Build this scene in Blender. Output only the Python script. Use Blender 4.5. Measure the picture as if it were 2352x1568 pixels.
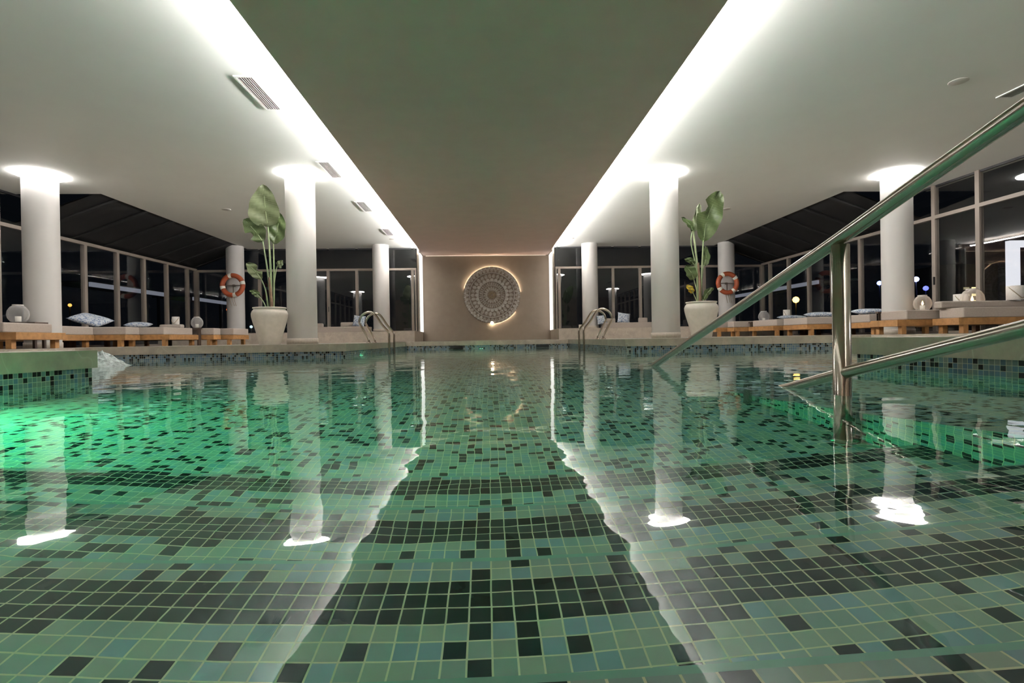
import bpy, math, random
from mathutils import Vector, Matrix
from mathutils.geometry import tessellate_polygon
random.seed(7)
for o in list(bpy.data.objects): bpy.data.objects.remove(o, do_unlink=True)
scene = bpy.context.scene
COL = scene.collection
PI = math.pi

# ---------------------------------------------------------------- camera
F_PX = 1194.45
CAM = Vector((0.0, 0.0, 0.2162))
yaw, pitch, roll = [math.radians(a) for a in (2.7069, -0.2444, 0.9407)]
fwd = Vector((math.sin(yaw)*math.cos(pitch), math.cos(yaw)*math.cos(pitch), math.sin(pitch)))
rt0 = Vector((math.cos(yaw), -math.sin(yaw), 0)); up0 = rt0.cross(fwd)
rt = rt0*math.cos(roll) - up0*math.sin(roll); up = up0*math.cos(roll) + rt0*math.sin(roll)
cd = bpy.data.cameras.new('camera'); cam = bpy.data.objects.new('camera', cd); COL.objects.link(cam)
cd.sensor_width = 36; cd.lens = F_PX*36/2352; cd.clip_start = 0.02; cd.clip_end = 300
M = Matrix((rt, up, -fwd)).transposed().to_4x4(); M.translation = CAM
cam.matrix_world = M
scene.camera = cam

# ---------------------------------------------------------------- world, exposure, light levels
w = bpy.data.worlds.new('night'); scene.world = w; w.use_nodes = True
w.node_tree.nodes['Background'].inputs[0].default_value = (0.004, 0.005, 0.007, 1)
w.node_tree.nodes['Background'].inputs[1].default_value = 0.6
scene.view_settings.view_transform = 'Standard'; scene.view_settings.look = 'None'
scene.view_settings.gamma = 1; scene.view_settings.use_curve_mapping = False
scene.view_settings.exposure = -0.2
cy = scene.cycles
cy.use_denoising = True
cy.use_adaptive_sampling = True; cy.adaptive_threshold = 0.03
cy.max_bounces = 10; cy.diffuse_bounces = 5; cy.glossy_bounces = 5; cy.transmission_bounces = 8; cy.transparent_max_bounces = 16
cy.caustics_refractive = True; cy.caustics_reflective = True
cy.sample_clamp_indirect = 25.0
E_COVE = 330.0        # LED line on the back of the floating ceiling
E_RING = 76.0        # ring lamp round each column head
E_SLOT = 1.3         # upright lamps beside the back wall
E_POOL = 260.0        # underwater lamps
C_WHITE = (1.0, 0.965, 0.95)
C_GREEN = (0.11, 1.0, 0.42)
C_WARM = (1.0, 0.80, 0.60)

# ---------------------------------------------------------------- materials
def mat(name):
    m = bpy.data.materials.new(name); m.use_nodes = True
    nt = m.node_tree
    return m, nt, nt.nodes['Principled BSDF']
def simple(name, col, rough=0.5, metal=0.0, noise=0.0, nscale=8.0, bump=0.0, bscale=60.0, spec=0.5):
    m, nt, b = mat(name)
    b.inputs['Base Color'].default_value = (*col, 1); b.inputs['Roughness'].default_value = rough
    b.inputs['Metallic'].default_value = metal; b.inputs['Specular IOR Level'].default_value = spec
    tc = nt.nodes.new('ShaderNodeTexCoord')
    if noise > 0:
        n = nt.nodes.new('ShaderNodeTexNoise'); n.inputs['Scale'].default_value = nscale; n.inputs['Detail'].default_value = 6
        nt.links.new(tc.outputs['Object'], n.inputs['Vector'])
        r = nt.nodes.new('ShaderNodeValToRGB')
        r.color_ramp.elements[0].position = .3; r.color_ramp.elements[1].position = .7
        r.color_ramp.elements[0].color = (*[c*(1-noise) for c in col], 1)
        r.color_ramp.elements[1].color = (*[min(1, c*(1+noise)) for c in col], 1)
        nt.links.new(n.outputs['Fac'], r.inputs[0]); nt.links.new(r.outputs[0], b.inputs['Base Color'])
    if bump > 0:
        n = nt.nodes.new('ShaderNodeTexNoise'); n.inputs['Scale'].default_value = bscale
        nt.links.new(tc.outputs['Object'], n.inputs['Vector'])
        bp = nt.nodes.new('ShaderNodeBump'); bp.inputs['Strength'].default_value = bump; bp.inputs['Distance'].default_value = .01
        nt.links.new(n.outputs['Fac'], bp.inputs['Height']); nt.links.new(bp.outputs[0], b.inputs['Normal'])
    return m
def emit(name, col, strength):
    m, nt, b = mat(name)
    b.inputs['Base Color'].default_value = (.8, .8, .8, 1)
    b.inputs['Emission Color'].default_value = (*col, 1); b.inputs['Emission Strength'].default_value = strength
    return m
PITCH = 0.0279
def mosaic(name, cols, dark, pdark, grout=(.92, .84, .62), rough=.22, pitch=PITCH):
    """glass mosaic laid out in metres on the UV map: one random colour per tile"""
    m, nt, b = mat(name); N = nt.nodes; L = nt.links
    uv = N.new('ShaderNodeUVMap'); uv.uv_map = 'UVMap'
    sc = N.new('ShaderNodeVectorMath'); sc.operation = 'SCALE'; sc.inputs['Scale'].default_value = 1/pitch
    L.new(uv.outputs[0], sc.inputs[0])
    fl = N.new('ShaderNodeVectorMath'); fl.operation = 'FLOOR'; L.new(sc.outputs[0], fl.inputs[0])
    fr = N.new('ShaderNodeVectorMath'); fr.operation = 'FRACTION'; L.new(sc.outputs[0], fr.inputs[0])
    wn = N.new('ShaderNodeTexWhiteNoise'); wn.noise_dimensions = '3D'; L.new(fl.outputs[0], wn.inputs['Vector'])
    sep = N.new('ShaderNodeSeparateColor'); L.new(wn.outputs['Color'], sep.inputs[0])
    ramp = N.new('ShaderNodeValToRGB'); ramp.color_ramp.interpolation = 'CONSTANT'
    el = ramp.color_ramp.elements
    while len(el) > 1: el.remove(el[0])
    el[0].position = 0; el[0].color = (*cols[0], 1)
    for i, c in enumerate(cols[1:], 1):
        e = el.new(i/len(cols)); e.color = (*c, 1)
    L.new(sep.outputs[0], ramp.inputs[0])
    dr = N.new('ShaderNodeValToRGB'); dr.color_ramp.interpolation = 'CONSTANT'
    dr.color_ramp.elements[0].color = (*dark, 1); dr.color_ramp.elements[1].position = .55
    dr.color_ramp.elements[1].color = (*[c*1.9 for c in dark], 1)
    L.new(sep.outputs[2], dr.inputs[0])
    lt = N.new('ShaderNodeMath'); lt.operation = 'LESS_THAN'; lt.inputs[1].default_value = pdark; L.new(sep.outputs[1], lt.inputs[0])
    mx = N.new('ShaderNodeMix'); mx.data_type = 'RGBA'
    L.new(lt.outputs[0], mx.inputs['Factor']); L.new(ramp.outputs[0], mx.inputs['A']); L.new(dr.outputs[0], mx.inputs['B'])
    sx = N.new('ShaderNodeSeparateXYZ'); L.new(fr.outputs[0], sx.inputs[0])
    def dist(sock):
        a = N.new('ShaderNodeMath'); a.operation = 'SUBTRACT'; a.inputs[1].default_value = .5; L.new(sock, a.inputs[0])
        c = N.new('ShaderNodeMath'); c.operation = 'ABSOLUTE'; L.new(a.outputs[0], c.inputs[0]); return c.outputs[0]
    mxx = N.new('ShaderNodeMath'); mxx.operation = 'MAXIMUM'; L.new(dist(sx.outputs[0]), mxx.inputs[0]); L.new(dist(sx.outputs[1]), mxx.inputs[1])
    gt = N.new('ShaderNodeMath'); gt.operation = 'GREATER_THAN'; gt.inputs[1].default_value = .458; L.new(mxx.outputs[0], gt.inputs[0])
    nz = N.new('ShaderNodeTexNoise'); nz.inputs['Scale'].default_value = 9; nz.inputs['Detail'].default_value = 4
    L.new(uv.outputs[0], nz.inputs['Vector'])
    nm = N.new('ShaderNodeMapRange'); nm.inputs['To Min'].default_value = .8; nm.inputs['To Max'].default_value = 1.15; L.new(nz.outputs['Fac'], nm.inputs[0])
    m2 = N.new('ShaderNodeMix'); m2.data_type = 'RGBA'; m2.inputs['B'].default_value = (*grout, 1)
    L.new(gt.outputs[0], m2.inputs['Factor']); L.new(mx.outputs['Result'], m2.inputs['A'])
    m3 = N.new('ShaderNodeVectorMath'); m3.operation = 'SCALE'; L.new(m2.outputs['Result'], m3.inputs[0]); L.new(nm.outputs[0], m3.inputs['Scale'])
    L.new(m3.outputs[0], b.inputs['Base Color'])
    rr = N.new('ShaderNodeMapRange'); rr.inputs['To Min'].default_value = rough; rr.inputs['To Max'].default_value = .8
    L.new(gt.outputs[0], rr.inputs[0]); L.new(rr.outputs[0], b.inputs['Roughness'])
    bp = N.new('ShaderNodeBump'); bp.inputs['Strength'].default_value = .3; bp.inputs['Distance'].default_value = .002; bp.invert = True
    L.new(gt.outputs[0], bp.inputs['Height']); L.new(bp.outputs[0], b.inputs['Normal'])
    return m
LIGHT_TILES = [(.43, .50, .47), (.36, .48, .56), (.50, .54, .46), (.40, .49, .48)]
M_MOS = mosaic('pool_mosaic', LIGHT_TILES, (.012, .022, .024), .20)
M_BAND = mosaic('pool_mosaic_band', [(.012, .030, .030), (.05, .075, .068), (.009, .022, .024), (.024, .045, .042)], (.010, .020, .022), .3)
M_WLINE = mosaic('waterline_mosaic', [(.12, .18, .26), (.22, .23, .22), (.17, .21, .23), (.11, .16, .22)], (.004, .006, .008), .22, grout=(.55, .50, .40))
M_SLAB = simple('grey_green_paint', (.60, .46, .40), .6, noise=.03, nscale=3)
M_CEIL = simple('white_paint', (.775, .79, .755), .65, noise=.015, nscale=2)
M_COLM = simple('column_plaster', (.50, .485, .46), .6, noise=.02, nscale=3)
M_WALL = simple('beige_plaster', (.27, .22, .17), .7, noise=.05, nscale=5)
M_PLINTH = simple('plinth_stone', (.46, .41, .35), .45, noise=.12, nscale=30)
def stone(name, col, rough=.35, tile=None):
    m, nt, b = mat(name); N = nt.nodes; L = nt.links
    tc = N.new('ShaderNodeTexCoord')
    n = N.new('ShaderNodeTexNoise'); n.inputs['Scale'].default_value = 5; n.inputs['Detail'].default_value = 9; n.inputs['Roughness'].default_value = .65
    L.new(tc.outputs['Object'], n.inputs['Vector'])
    r = N.new('ShaderNodeValToRGB'); e = r.color_ramp.elements
    e[0].position = .3; e[0].color = (*[c*.78 for c in col], 1); e[1].position = .72; e[1].color = (*[c*1.18 for c in col], 1)
    L.new(n.outputs['Fac'], r.inputs[0])
    v = N.new('ShaderNodeTexVoronoi'); v.feature = 'DISTANCE_TO_EDGE'; v.inputs['Scale'].default_value = 2.2
    dn = N.new('ShaderNodeTexNoise'); dn.inputs['Scale'].default_value = 3
    L.new(tc.outputs['Object'], dn.inputs['Vector'])
    ad = N.new('ShaderNodeMixRGB'); ad.inputs[0].default_value = .35; L.new(tc.outputs['Object'], ad.inputs[1]); L.new(dn.outputs['Color'], ad.inputs[2])
    L.new(ad.outputs[0], v.inputs['Vector'])
    vr = N.new('ShaderNodeMapRange'); vr.inputs['From Max'].default_value = .012; vr.inputs['To Min'].default_value = .35; vr.inputs['To Max'].default_value = 0
    L.new(v.outputs[0], vr.inputs[0])
    mx = N.new('ShaderNodeMixRGB'); mx.inputs[2].default_value = (.6, .56, .48, 1); L.new(vr.outputs[0], mx.inputs[0]); L.new(r.outputs[0], mx.inputs[1])
    out = mx.outputs[0]
    if tile:
        br = N.new('ShaderNodeTexBrick'); br.offset = 0; br.inputs['Scale'].default_value = 1
        br.inputs['Brick Width'].default_value = tile; br.inputs['Row Height'].default_value = tile; br.inputs['Mortar Size'].default_value = .003
        br.inputs['Mortar'].default_value = (.15, .14, .12, 1); L.new(tc.outputs['Object'], br.inputs['Vector'])
        L.new(out, br.inputs['Color1']); L.new(out, br.inputs['Color2']); out = br.outputs['Color']
    L.new(out, b.inputs['Base Color']); b.inputs['Roughness'].default_value = rough
    return m
M_DECK = stone('deck_stone', (.40, .36, .30), .30, .6)
M_COPE = stone('coping_stone', (.42, .35, .28), .35)
M_RISER = stone('riser_stone', (.42, .36, .30), .4)
M_STEEL = simple('brushed_steel', (.50, .45, .39), .18, 1.0, bump=.02, bscale=200)
M_FRAME = simple('taupe_frame', (.22, .185, .155), .5, .1)
M_DARKFR = simple('dark_beam', (.02, .02, .022), .5)
M_BEAM = simple('roof_rafter', (.014, .014, .014), .7)
M_ROOF = simple('roof_glass_dark', (.006, .0065, .007), .55)
M_WOOD = simple('pine_wood', (.30, .15, .05), .5, noise=.25, nscale=14)
M_CUSH = simple('taupe_cushion', (.36, .31, .27), .9, noise=.06, nscale=40, bump=.3, bscale=300)
M_POT = simple('white_clay', (.66, .61, .54), .6, noise=.06, nscale=12, bump=.12, bscale=25)
M_SOIL = simple('potting_soil', (.03, .02, .015), .95, noise=.3, nscale=40)
M_VENTF = simple('vent_white', (.75, .75, .72), .45)
M_DISC = simple('speaker_grey', (.50, .48, .44), .7)
M_VENTD = simple('vent_dark', (.10, .09, .095), .6)
M_VENTS = simple('vent_slat', (.35, .33, .33), .5)
M_ORANGE = simple('orange_plastic', (.36, .08, .03), .5)
M_WBAND = simple('white_band', (.72, .70, .62), .5)
M_ROPE = simple('rope', (.30, .24, .17), .9)
M_BRACK = simple('bracket_metal', (.22, .19, .16), .4, .8)
M_CERAM = simple('white_wicker', (.58, .55, .51), .7, noise=.1, nscale=90, bump=.5, bscale=120)
M_DTRAY = simple('dark_tray', (.05, .03, .02), .6)
M_BLACK = simple('black_metal', (.01, .01, .01), .4)
M_FOAM = simple('white_foam', (.42, .47, .46), .3, noise=.6, nscale=25, bump=.8, bscale=30)
def leafmat(name, a, b_):
    m, nt, b = mat(name); N = nt.nodes; L = nt.links
    uv = N.new('ShaderNodeUVMap'); uv.uv_map = 'UVMap'
    wv = N.new('ShaderNodeTexWave'); wv.bands_direction = 'Y'; wv.inputs['Scale'].default_value = 9; wv.inputs['Distortion'].default_value = 1.2
    L.new(uv.outputs[0], wv.inputs['Vector'])
    r = N.new('ShaderNodeValToRGB'); r.color_ramp.elements[0].color = (*a, 1); r.color_ramp.elements[1].color = (*b_, 1)
    L.new(wv.outputs['Fac'], r.inputs[0]); L.new(r.outputs[0], b.inputs['Base Color'])
    b.inputs['Roughness'].default_value = .38
    b.inputs['Subsurface Weight'].default_value = 0.0
    return m
M_LEAF = leafmat('banana_leaf', (.13, .16, .075), (.19, .22, .12))
M_LEAF2 = leafmat('banana_leaf_deep', (.065, .10, .03), (.09, .125, .05))
M_STEM = simple('leaf_stalk', (.26, .32, .17), .5, noise=.2, nscale=10)
M_HUSK = simple('brown_husk', (.16, .10, .06), .8, noise=.3, nscale=15)
M_YELLOW = simple('yellow_leaf', (.55, .40, .04), .6)
def pillowmat():
    m, nt, b = mat('blue_white_print'); N = nt.nodes; L = nt.links
    tc = N.new('ShaderNodeTexCoord')
    v = N.new('ShaderNodeTexVoronoi'); v.inputs['Scale'].default_value = 26; v.inputs['Randomness'].default_value = .9
    L.new(tc.outputs['Object'], v.inputs['Vector'])
    r = N.new('ShaderNodeValToRGB'); e = r.color_ramp.elements
    e[0].position = .30; e[0].color = (.12, .17, .27, 1); e[1].position = .52; e[1].color = (.42, .45, .48, 1)
    L.new(v.outputs['Distance'], r.inputs[0]); L.new(r.outputs[0], b.inputs['Base Color']); b.inputs['Roughness'].default_value = .9
    return m
M_PILLOW = pillowmat()
def glassmat(name, boost=2.0, tint=(.96, .97, .97)):
    m, nt, b = mat(name); N = nt.nodes; L = nt.links
    N.remove(b)
    t = N.new('ShaderNodeBsdfTransparent'); t.inputs[0].default_value = (*tint, 1)
    g = N.new('ShaderNodeBsdfGlossy'); g.inputs['Roughness'].default_value = .0; g.inputs[0].default_value = (1, 1, 1, 1)
    lw = N.new('ShaderNodeLayerWeight'); lw.inputs[0].default_value = .5
    pw = N.new('ShaderNodeMath'); pw.operation = 'POWER'; pw.inputs[1].default_value = 5; L.new(lw.outputs['Facing'], pw.inputs[0])
    mu = N.new('ShaderNodeMath'); mu.operation = 'MULTIPLY_ADD'; mu.inputs[1].default_value = .955; mu.inputs[2].default_value = .045*boost; mu.use_clamp = True; L.new(pw.outputs[0], mu.inputs[0])
    mx = N.new('ShaderNodeMixShader'); L.new(mu.outputs[0], mx.inputs[0]); L.new(t.outputs[0], mx.inputs[1]); L.new(g.outputs[0], mx.inputs[2])
    L.new(mx.outputs[0], N['Material Output'].inputs[0])
    return m
M_GLASS = glassmat('window_glass', 1.0)
def lanternglass():
    m, nt, b = mat('cloudy_glass'); N = nt.nodes; L = nt.links
    b.inputs['Base Color'].default_value = (.6, .58, .56, 1); b.inputs['Roughness'].default_value = .25
    t = N.new('ShaderNodeBsdfTransparent')
    lw = N.new('ShaderNodeLayerWeight'); lw.inputs[0].default_value = .35
    mr = N.new('ShaderNodeMapRange'); mr.inputs['To Min'].default_value = .18; mr.inputs['To Max'].default_value = .85
    L.new(lw.outputs['Facing'], mr.inputs[0])
    mx = N.new('ShaderNodeMixShader'); L.new(mr.outputs[0], mx.inputs[0]); L.new(t.outputs[0], mx.inputs[1]); L.new(b.outputs[0], mx.inputs[2])
    L.new(mx.outputs[0], N['Material Output'].inputs[0])
    return m
M_LANT = lanternglass()
def watermat():
    m, nt, b = mat('pool_water'); N = nt.nodes; L = nt.links
    N.remove(b)
    g = N.new('ShaderNodeBsdfGlass'); g.inputs['IOR'].default_value = 1.33; g.inputs['Roughness'].default_value = 0
    g.inputs['Color'].default_value = (.99, 1, 1, 1)
    tc = N.new('ShaderNodeTexCoord')
    def noise(scale, detail, sx, sy, off):
        mp = N.new('ShaderNodeMapping'); mp.inputs['Scale'].default_value = (sx, sy, 1); mp.inputs['Location'].default_value = off
        mp.inputs['Rotation'].default_value = (0, 0, .25)
        L.new(tc.outputs['Object'], mp.inputs['Vector'])
        n = N.new('ShaderNodeTexNoise'); n.inputs['Scale'].default_value = scale; n.inputs['Detail'].default_value = detail
        n.inputs['Roughness'].default_value = .45
        L.new(mp.outputs[0], n.inputs['Vector']); return n.outputs['Fac']
    a = noise(2.2, 2, 1, 1.3, (3, 1, 0)); c = noise(9, 2, 1, 1.2, (7, 2, 0))
    mu = N.new('ShaderNodeMath'); mu.operation = 'MULTIPLY'; mu.inputs[1].default_value = .12; L.new(c, mu.inputs[0])
    ad = N.new('ShaderNodeMath'); ad.operation = 'ADD'; L.new(a, ad.inputs[0]); L.new(mu.outputs[0], ad.inputs[1])
    bp = N.new('ShaderNodeBump'); bp.inputs['Strength'].default_value = 1.0; bp.inputs['Distance'].default_value = WAVE
    L.new(ad.outputs[0], bp.inputs['Height']); L.new(bp.outputs[0], g.inputs['Normal'])
    L.new(g.outputs[0], N['Material Output'].inputs[0])
    va = N.new('ShaderNodeVolumeAbsorption'); va.inputs['Color'].default_value = (.38, .93, .90, 1); va.inputs['Density'].default_value = .38
    L.new(va.outputs[0], N['Material Output'].inputs['Volume'])
    return m
WAVE = 0.0045
M_WATER = watermat()
M_COVE = emit('led_white', C_WHITE, E_COVE)
M_RING = emit('ring_led', C_WHITE, E_RING)
M_SLOT = emit('slot_led', C_WHITE, E_SLOT)
M_POOLL = emit('pool_lamp_green', C_GREEN, E_POOL)
M_STAIRL = emit('stair_lamp_green', C_GREEN, 1050.0)
M_WARMLED = emit('warm_led', C_WARM, 110.0)
M_LINE = emit('faint_warm_led', C_WARM, .8)
M_SPOT = emit('warm_spot', (1, .80, .55), 30.0)
M_FLAME = emit('candle_flame', (1, .55, .15), 25.0)

# ---------------------------------------------------------------- mesh helpers
def link(name, me, parent=None):
    o = bpy.data.objects.new(name, me); COL.objects.link(o)
    if parent is not None: o.parent = parent
    return o
class MB:
    """collects faces; one build() = one mesh object"""
    def __init__(s): s.v = []; s.f = []; s.uv = []; s.mi = []; s.sm = []
    def face(s, pts, uv=None, mi=0, sm=False):
        b = len(s.v); s.v += [tuple(p) for p in pts]; s.f.append(tuple(range(b, b+len(pts))))
        if uv is None:
            n = (Vector(pts[1])-Vector(pts[0])).cross(Vector(pts[2])-Vector(pts[0]))
            ax = max(range(3), key=lambda i: abs(n[i]))
            ii = [i for i in range(3) if i != ax]
            uv = [(p[ii[0]], p[ii[1]]) for p in pts]
        s.uv.append(uv); s.mi.append(mi); s.sm.append(sm)
    def box(s, x0, x1, y0, y1, z0, z1, mi=0, skip=''):
        P = [(x0,y0,z0),(x1,y0,z0),(x1,y1,z0),(x0,y1,z0),(x0,y0,z1),(x1,y0,z1),(x1,y1,z1),(x0,y1,z1)]
        for k, q in {'b':(0,3,2,1),'t':(4,5,6,7),'f':(0,1,5,4),'r':(1,2,6,5),'k':(2,3,7,6),'l':(3,0,4,7)}.items():
            if k not in skip: s.face([P[i] for i in q], mi=mi)
        return s
    def lathe(s, prof, c=(0,0,0), n=32, mi=0, axis='z', sm=True, caps=True):
        rings = []
        b = len(s.v)
        for r, z in prof:
            for i in range(n):
                a = 2*PI*i/n
                p = (r*math.cos(a), r*math.sin(a), z)
                if axis == 'y': p = (r*math.cos(a), z, r*math.sin(a))
                if axis == 'x': p = (z, r*math.cos(a), r*math.sin(a))
                s.v.append((p[0]+c[0], p[1]+c[1], p[2]+c[2]))
        for j in range(len(prof)-1):
            for i in range(n):
                k = (i+1) % n
                q = (b+j*n+i, b+j*n+k, b+(j+1)*n+k, b+(j+1)*n+i)
                if axis == 'y': q = q[::-1]
                s.f.append(q); s.uv.append([(i/n, j), ((i+1)/n, j), ((i+1)/n, j+1), (i/n, j+1)]); s.mi.append(mi); s.sm.append(sm)
        if caps:
            for j, rev in ((0, True), (len(prof)-1, False)):
                if prof[j][0] > 1e-5:
                    q = tuple(b+j*n+i for i in range(n))
                    if rev != (axis == 'y'): q = q[::-1]
                    s.f.append(q); s.uv.append([(0, 0)]*n); s.mi.append(mi); s.sm.append(False)
        return s
    def tube(s, pts, r, n=12, mi=0, closed=False):
        pts = [Vector(p) for p in pts]; m = len(pts); b = len(s.v)
        rr = r if isinstance(r, (list, tuple)) else [r]*m
        ref = Vector((0, 0, 1)); prev = None
        for i, p in enumerate(pts):
            if closed: t = (pts[(i+1) % m]-pts[i-1])
            else: t = (pts[min(i+1, m-1)]-pts[max(i-1, 0)])
            t.normalize()
            if prev is None:
                u = t.orthogonal().normalized()
            else:
                u = (prev - t*prev.dot(t)); u.normalize()
            prev = u; vv = t.cross(u)
            for k in range(n):
                a = 2*PI*k/n; s.v.append(tuple(p+(u*math.cos(a)+vv*math.sin(a))*rr[i]))
        for i in range(m if closed else m-1):
            j = (i+1) % m
            for k in range(n):
                l = (k+1) % n
                s.f.append((b+i*n+k, b+i*n+l, b+j*n+l, b+j*n+k)); s.uv.append([(0,0),(1,0),(1,1),(0,1)]); s.mi.append(mi); s.sm.append(True)
        if not closed:
            for i, rev in ((0, True), (m-1, False)):
                q = tuple(b+i*n+k for k in range(n)); q = q[::-1] if rev else q
                s.f.append(q); s.uv.append([(0,0)]*n); s.mi.append(mi); s.sm.append(False)
        return s
    def build(s, name, mats, parent=None, off=None, bevel=0):
        me = bpy.data.meshes.new(name)
        if off: s.v = [(x-off[0], y-off[1], z-off[2]) for x, y, z in s.v]
        me.from_pydata(s.v, [], s.f)
        if not isinstance(mats, (list, tuple)): mats = [mats]
        for m in mats: me.materials.append(m)
        ul = me.uv_layers.new(name='UVMap'); k = 0
        for pi, poly in enumerate(me.polygons):
            poly.material_index = s.mi[pi]; poly.use_smooth = s.sm[pi]
            for q in range(poly.loop_total): ul.data[poly.loop_start+q].uv = s.uv[pi][q]
        me.update()
        o = link(name, me, parent)
        if off and parent is None: o.location = off
        if bevel:
            # weld then bevel
            wd = o.modifiers.new('weld', 'WELD'); wd.merge_threshold = 1e-4
            bv = o.modifiers.new('bevel', 'BEVEL'); bv.width = bevel; bv.segments = 3; bv.limit_method = 'ANGLE'; bv.angle_limit = .6
        return o
def bez(pts, n=8):
    """smooth polyline through points (Catmull-Rom)"""
    P = [Vector(p) for p in pts]; out = []
    for i in range(len(P)-1):
        a = P[max(i-1, 0)]; b = P[i]; c = P[i+1]; d = P[min(i+2, len(P)-1)]
        for k in range(n):
            t = k/n
            out.append(.5*((2*b)+(-a+c)*t+(2*a-5*b+4*c-d)*t*t+(-a+3*b-3*c+d)*t**3))
    out.append(P[-1]); return out
def tag(o, label, cat, group=None, kind=None):
    if label: o['label'] = label
    if cat: o['category'] = cat
    if group: o['group'] = group
    if kind: o['kind'] = kind
    return o
def thing(name, label, cat, loc=(0, 0, 0), group=None, rz=0):
    o = bpy.data.objects.new(name, None); COL.objects.link(o); o.location = loc; o.rotation_euler = (0, 0, rz)
    o.empty_display_size = .1
    return tag(o, label, cat, group)
def struct(o): o['kind'] = 'structure'; return o
def dup(root, loc, label, rz=None, group=None):
    r = root.copy(); COL.objects.link(r); r.location = loc; r['label'] = label
    if rz is not None: r.rotation_euler = (0, 0, rz)
    if group: r['group'] = group
    for ch in list(root.children):
        c = ch.copy(); COL.objects.link(c); c.parent = r
        for g in list(ch.children):
            d = g.copy(); COL.objects.link(d); d.parent = c
    return r

# ================================================================= STRUCTURE
ZD = 0.193; ZC = 3.19; ZS = 3.036; ZP = 0.50
XN = 2.42; XW = 5.8; XF = 2.05; YN = 3.30; YW = 7.60; YF = 13.0; Y0 = -0.75
POOL = [(-XN,Y0),(XN,Y0),(XN,YN),(XW,YN),(XW,YW),(XF,YW),(XF,YF),(-XF,YF),(-XF,YW),(-XW,YW),(-XW,YN),(-XN,YN)]
OUT = [(-9.35,-4.2),(9.35,-4.2),(9.35,17.6),(-9.35,17.6)]
def offset_poly(P, d):
    n = len(P); R = []
    for i in range(n):
        a = Vector(P[i-1]); b = Vector(P[i]); c = Vector(P[(i+1) % n])
        n1 = Vector(((b-a).y, -(b-a).x)).normalized(); n2 = Vector(((c-b).y, -(c-b).x)).normalized()
        R.append(tuple(b+(n1+n2)*d))
    return R
# deck
mb = MB(); hole = offset_poly(POOL, .30)
loops = [[Vector((x, y, 0)) for x, y in OUT], [Vector((x, y, 0)) for x, y in hole]]
flat = [p for l in loops for p in l]
for t in tessellate_polygon(loops):
    q = [(flat[i].x, flat[i].y, ZD) for i in t]
    if (Vector(q[1])-Vector(q[0])).cross(Vector(q[2])-Vector(q[0])).z < 0: q = q[::-1]
    mb.face(q)
for i in range(len(OUT)):
    a = OUT[i]; b = OUT[(i+1) % 4]; mb.face([(*a,-.2),(*b,-.2),(*b,ZD),(*a,ZD)])
struct(mb.build('floor', M_DECK))
# coping: stone edge of the pool, 0.10 thick, 30 mm proud of the wall
mb = MB(); inn = offset_poly(POOL, -.02); n = len(POOL); zt = ZD-.002; zb = .083
for i in range(n):
    j = (i+1) % n; a, b, c, d = inn[i], inn[j], hole[j], hole[i]
    mb.face([(*a,zt),(*b,zt),(*c,zt),(*d,zt)][::-1])
    mb.face([(*a,zb),(*b,zb),(*b,zt),(*a,zt)][::-1])
    mb.face([(*a,zb),(*b,zb),(*c,zb),(*d,zb)])
    mb.face([(*d,zb),(*c,zb),(*c,zt),(*d,zt)])
struct(mb.build('trim_1', M_COPE)); 
# pool walls with mosaic; floor of the basin
DEEP = -0.83
mb = MB()
for i in range(n):
    a = POOL[i]; b = POOL[(i+1) % n]
    L_ = math.hypot(b[0]-a[0], b[1]-a[1])
    mb.face([(*b,-.0005),(*a,-.0005),(*a,zb),(*b,zb)], uv=[(L_,0),(0,0),(0,zb+.0005),(L_,zb+.0005)], mi=1)
    mb.face([(*b,DEEP),(*a,DEEP),(*a,-.0005),(*b,-.0005)], uv=[(L_,DEEP),(0,DEEP),(0,0),(L_,0)], mi=0)
loops = [[Vector((x, y, 0)) for x, y in POOL]]
for t in tessellate_polygon(loops):
    q = [(POOL[i][0], POOL[i][1], DEEP) for i in t]
    if (Vector(q[1])-Vector(q[0])).cross(Vector(q[2])-Vector(q[0])).z < 0: q = q[::-1]
    mb.face(q)
struct(mb.build('pool_basin', [M_MOS, M_WLINE]))
# steps: treads (edge y, depth), light rows / dark band / light rows
CH = 1.30   # stairs run from the left wall to the sloping cheek wall
EDG = [(Y0, .39, -.07, 2), (.39, .765, -.26, 2), (.765, 1.14, -.45, 2), (1.14, 1.51, -.64, 1)]
mb = MB(); P_ = PITCH
for ya, yb, z, k in EDG:
    cuts = [(yb-.009, yb, 2), (yb-k*P_, yb-.009, 0), (yb-(k+3)*P_-.012*0, yb-k*P_, 1), (ya, yb-(k+3)*P_, 0)]
    for c0, c1, mi in cuts:
        mb.face([(-XN,c0,z),(CH,c0,z),(CH,c1,z),(-XN,c1,z)], uv=[(-XN,c0-yb+9*P_*3),(CH,c0-yb+27*P_),(CH,c1-yb+27*P_),(-XN,c1-yb+27*P_)], mi=mi)
    zl = z-.19
    mb.face([(CH,yb,zl),(-XN,yb,zl),(-XN,yb,z),(CH,yb,z)], uv=[(CH,-.19),(-XN,-.19),(-XN,0),(CH,0)], mi=0)
struct(mb.build('pool_steps', [M_MOS, M_BAND, simple('nosing_tile', (.30, .52, .44), .3)]))
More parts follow.
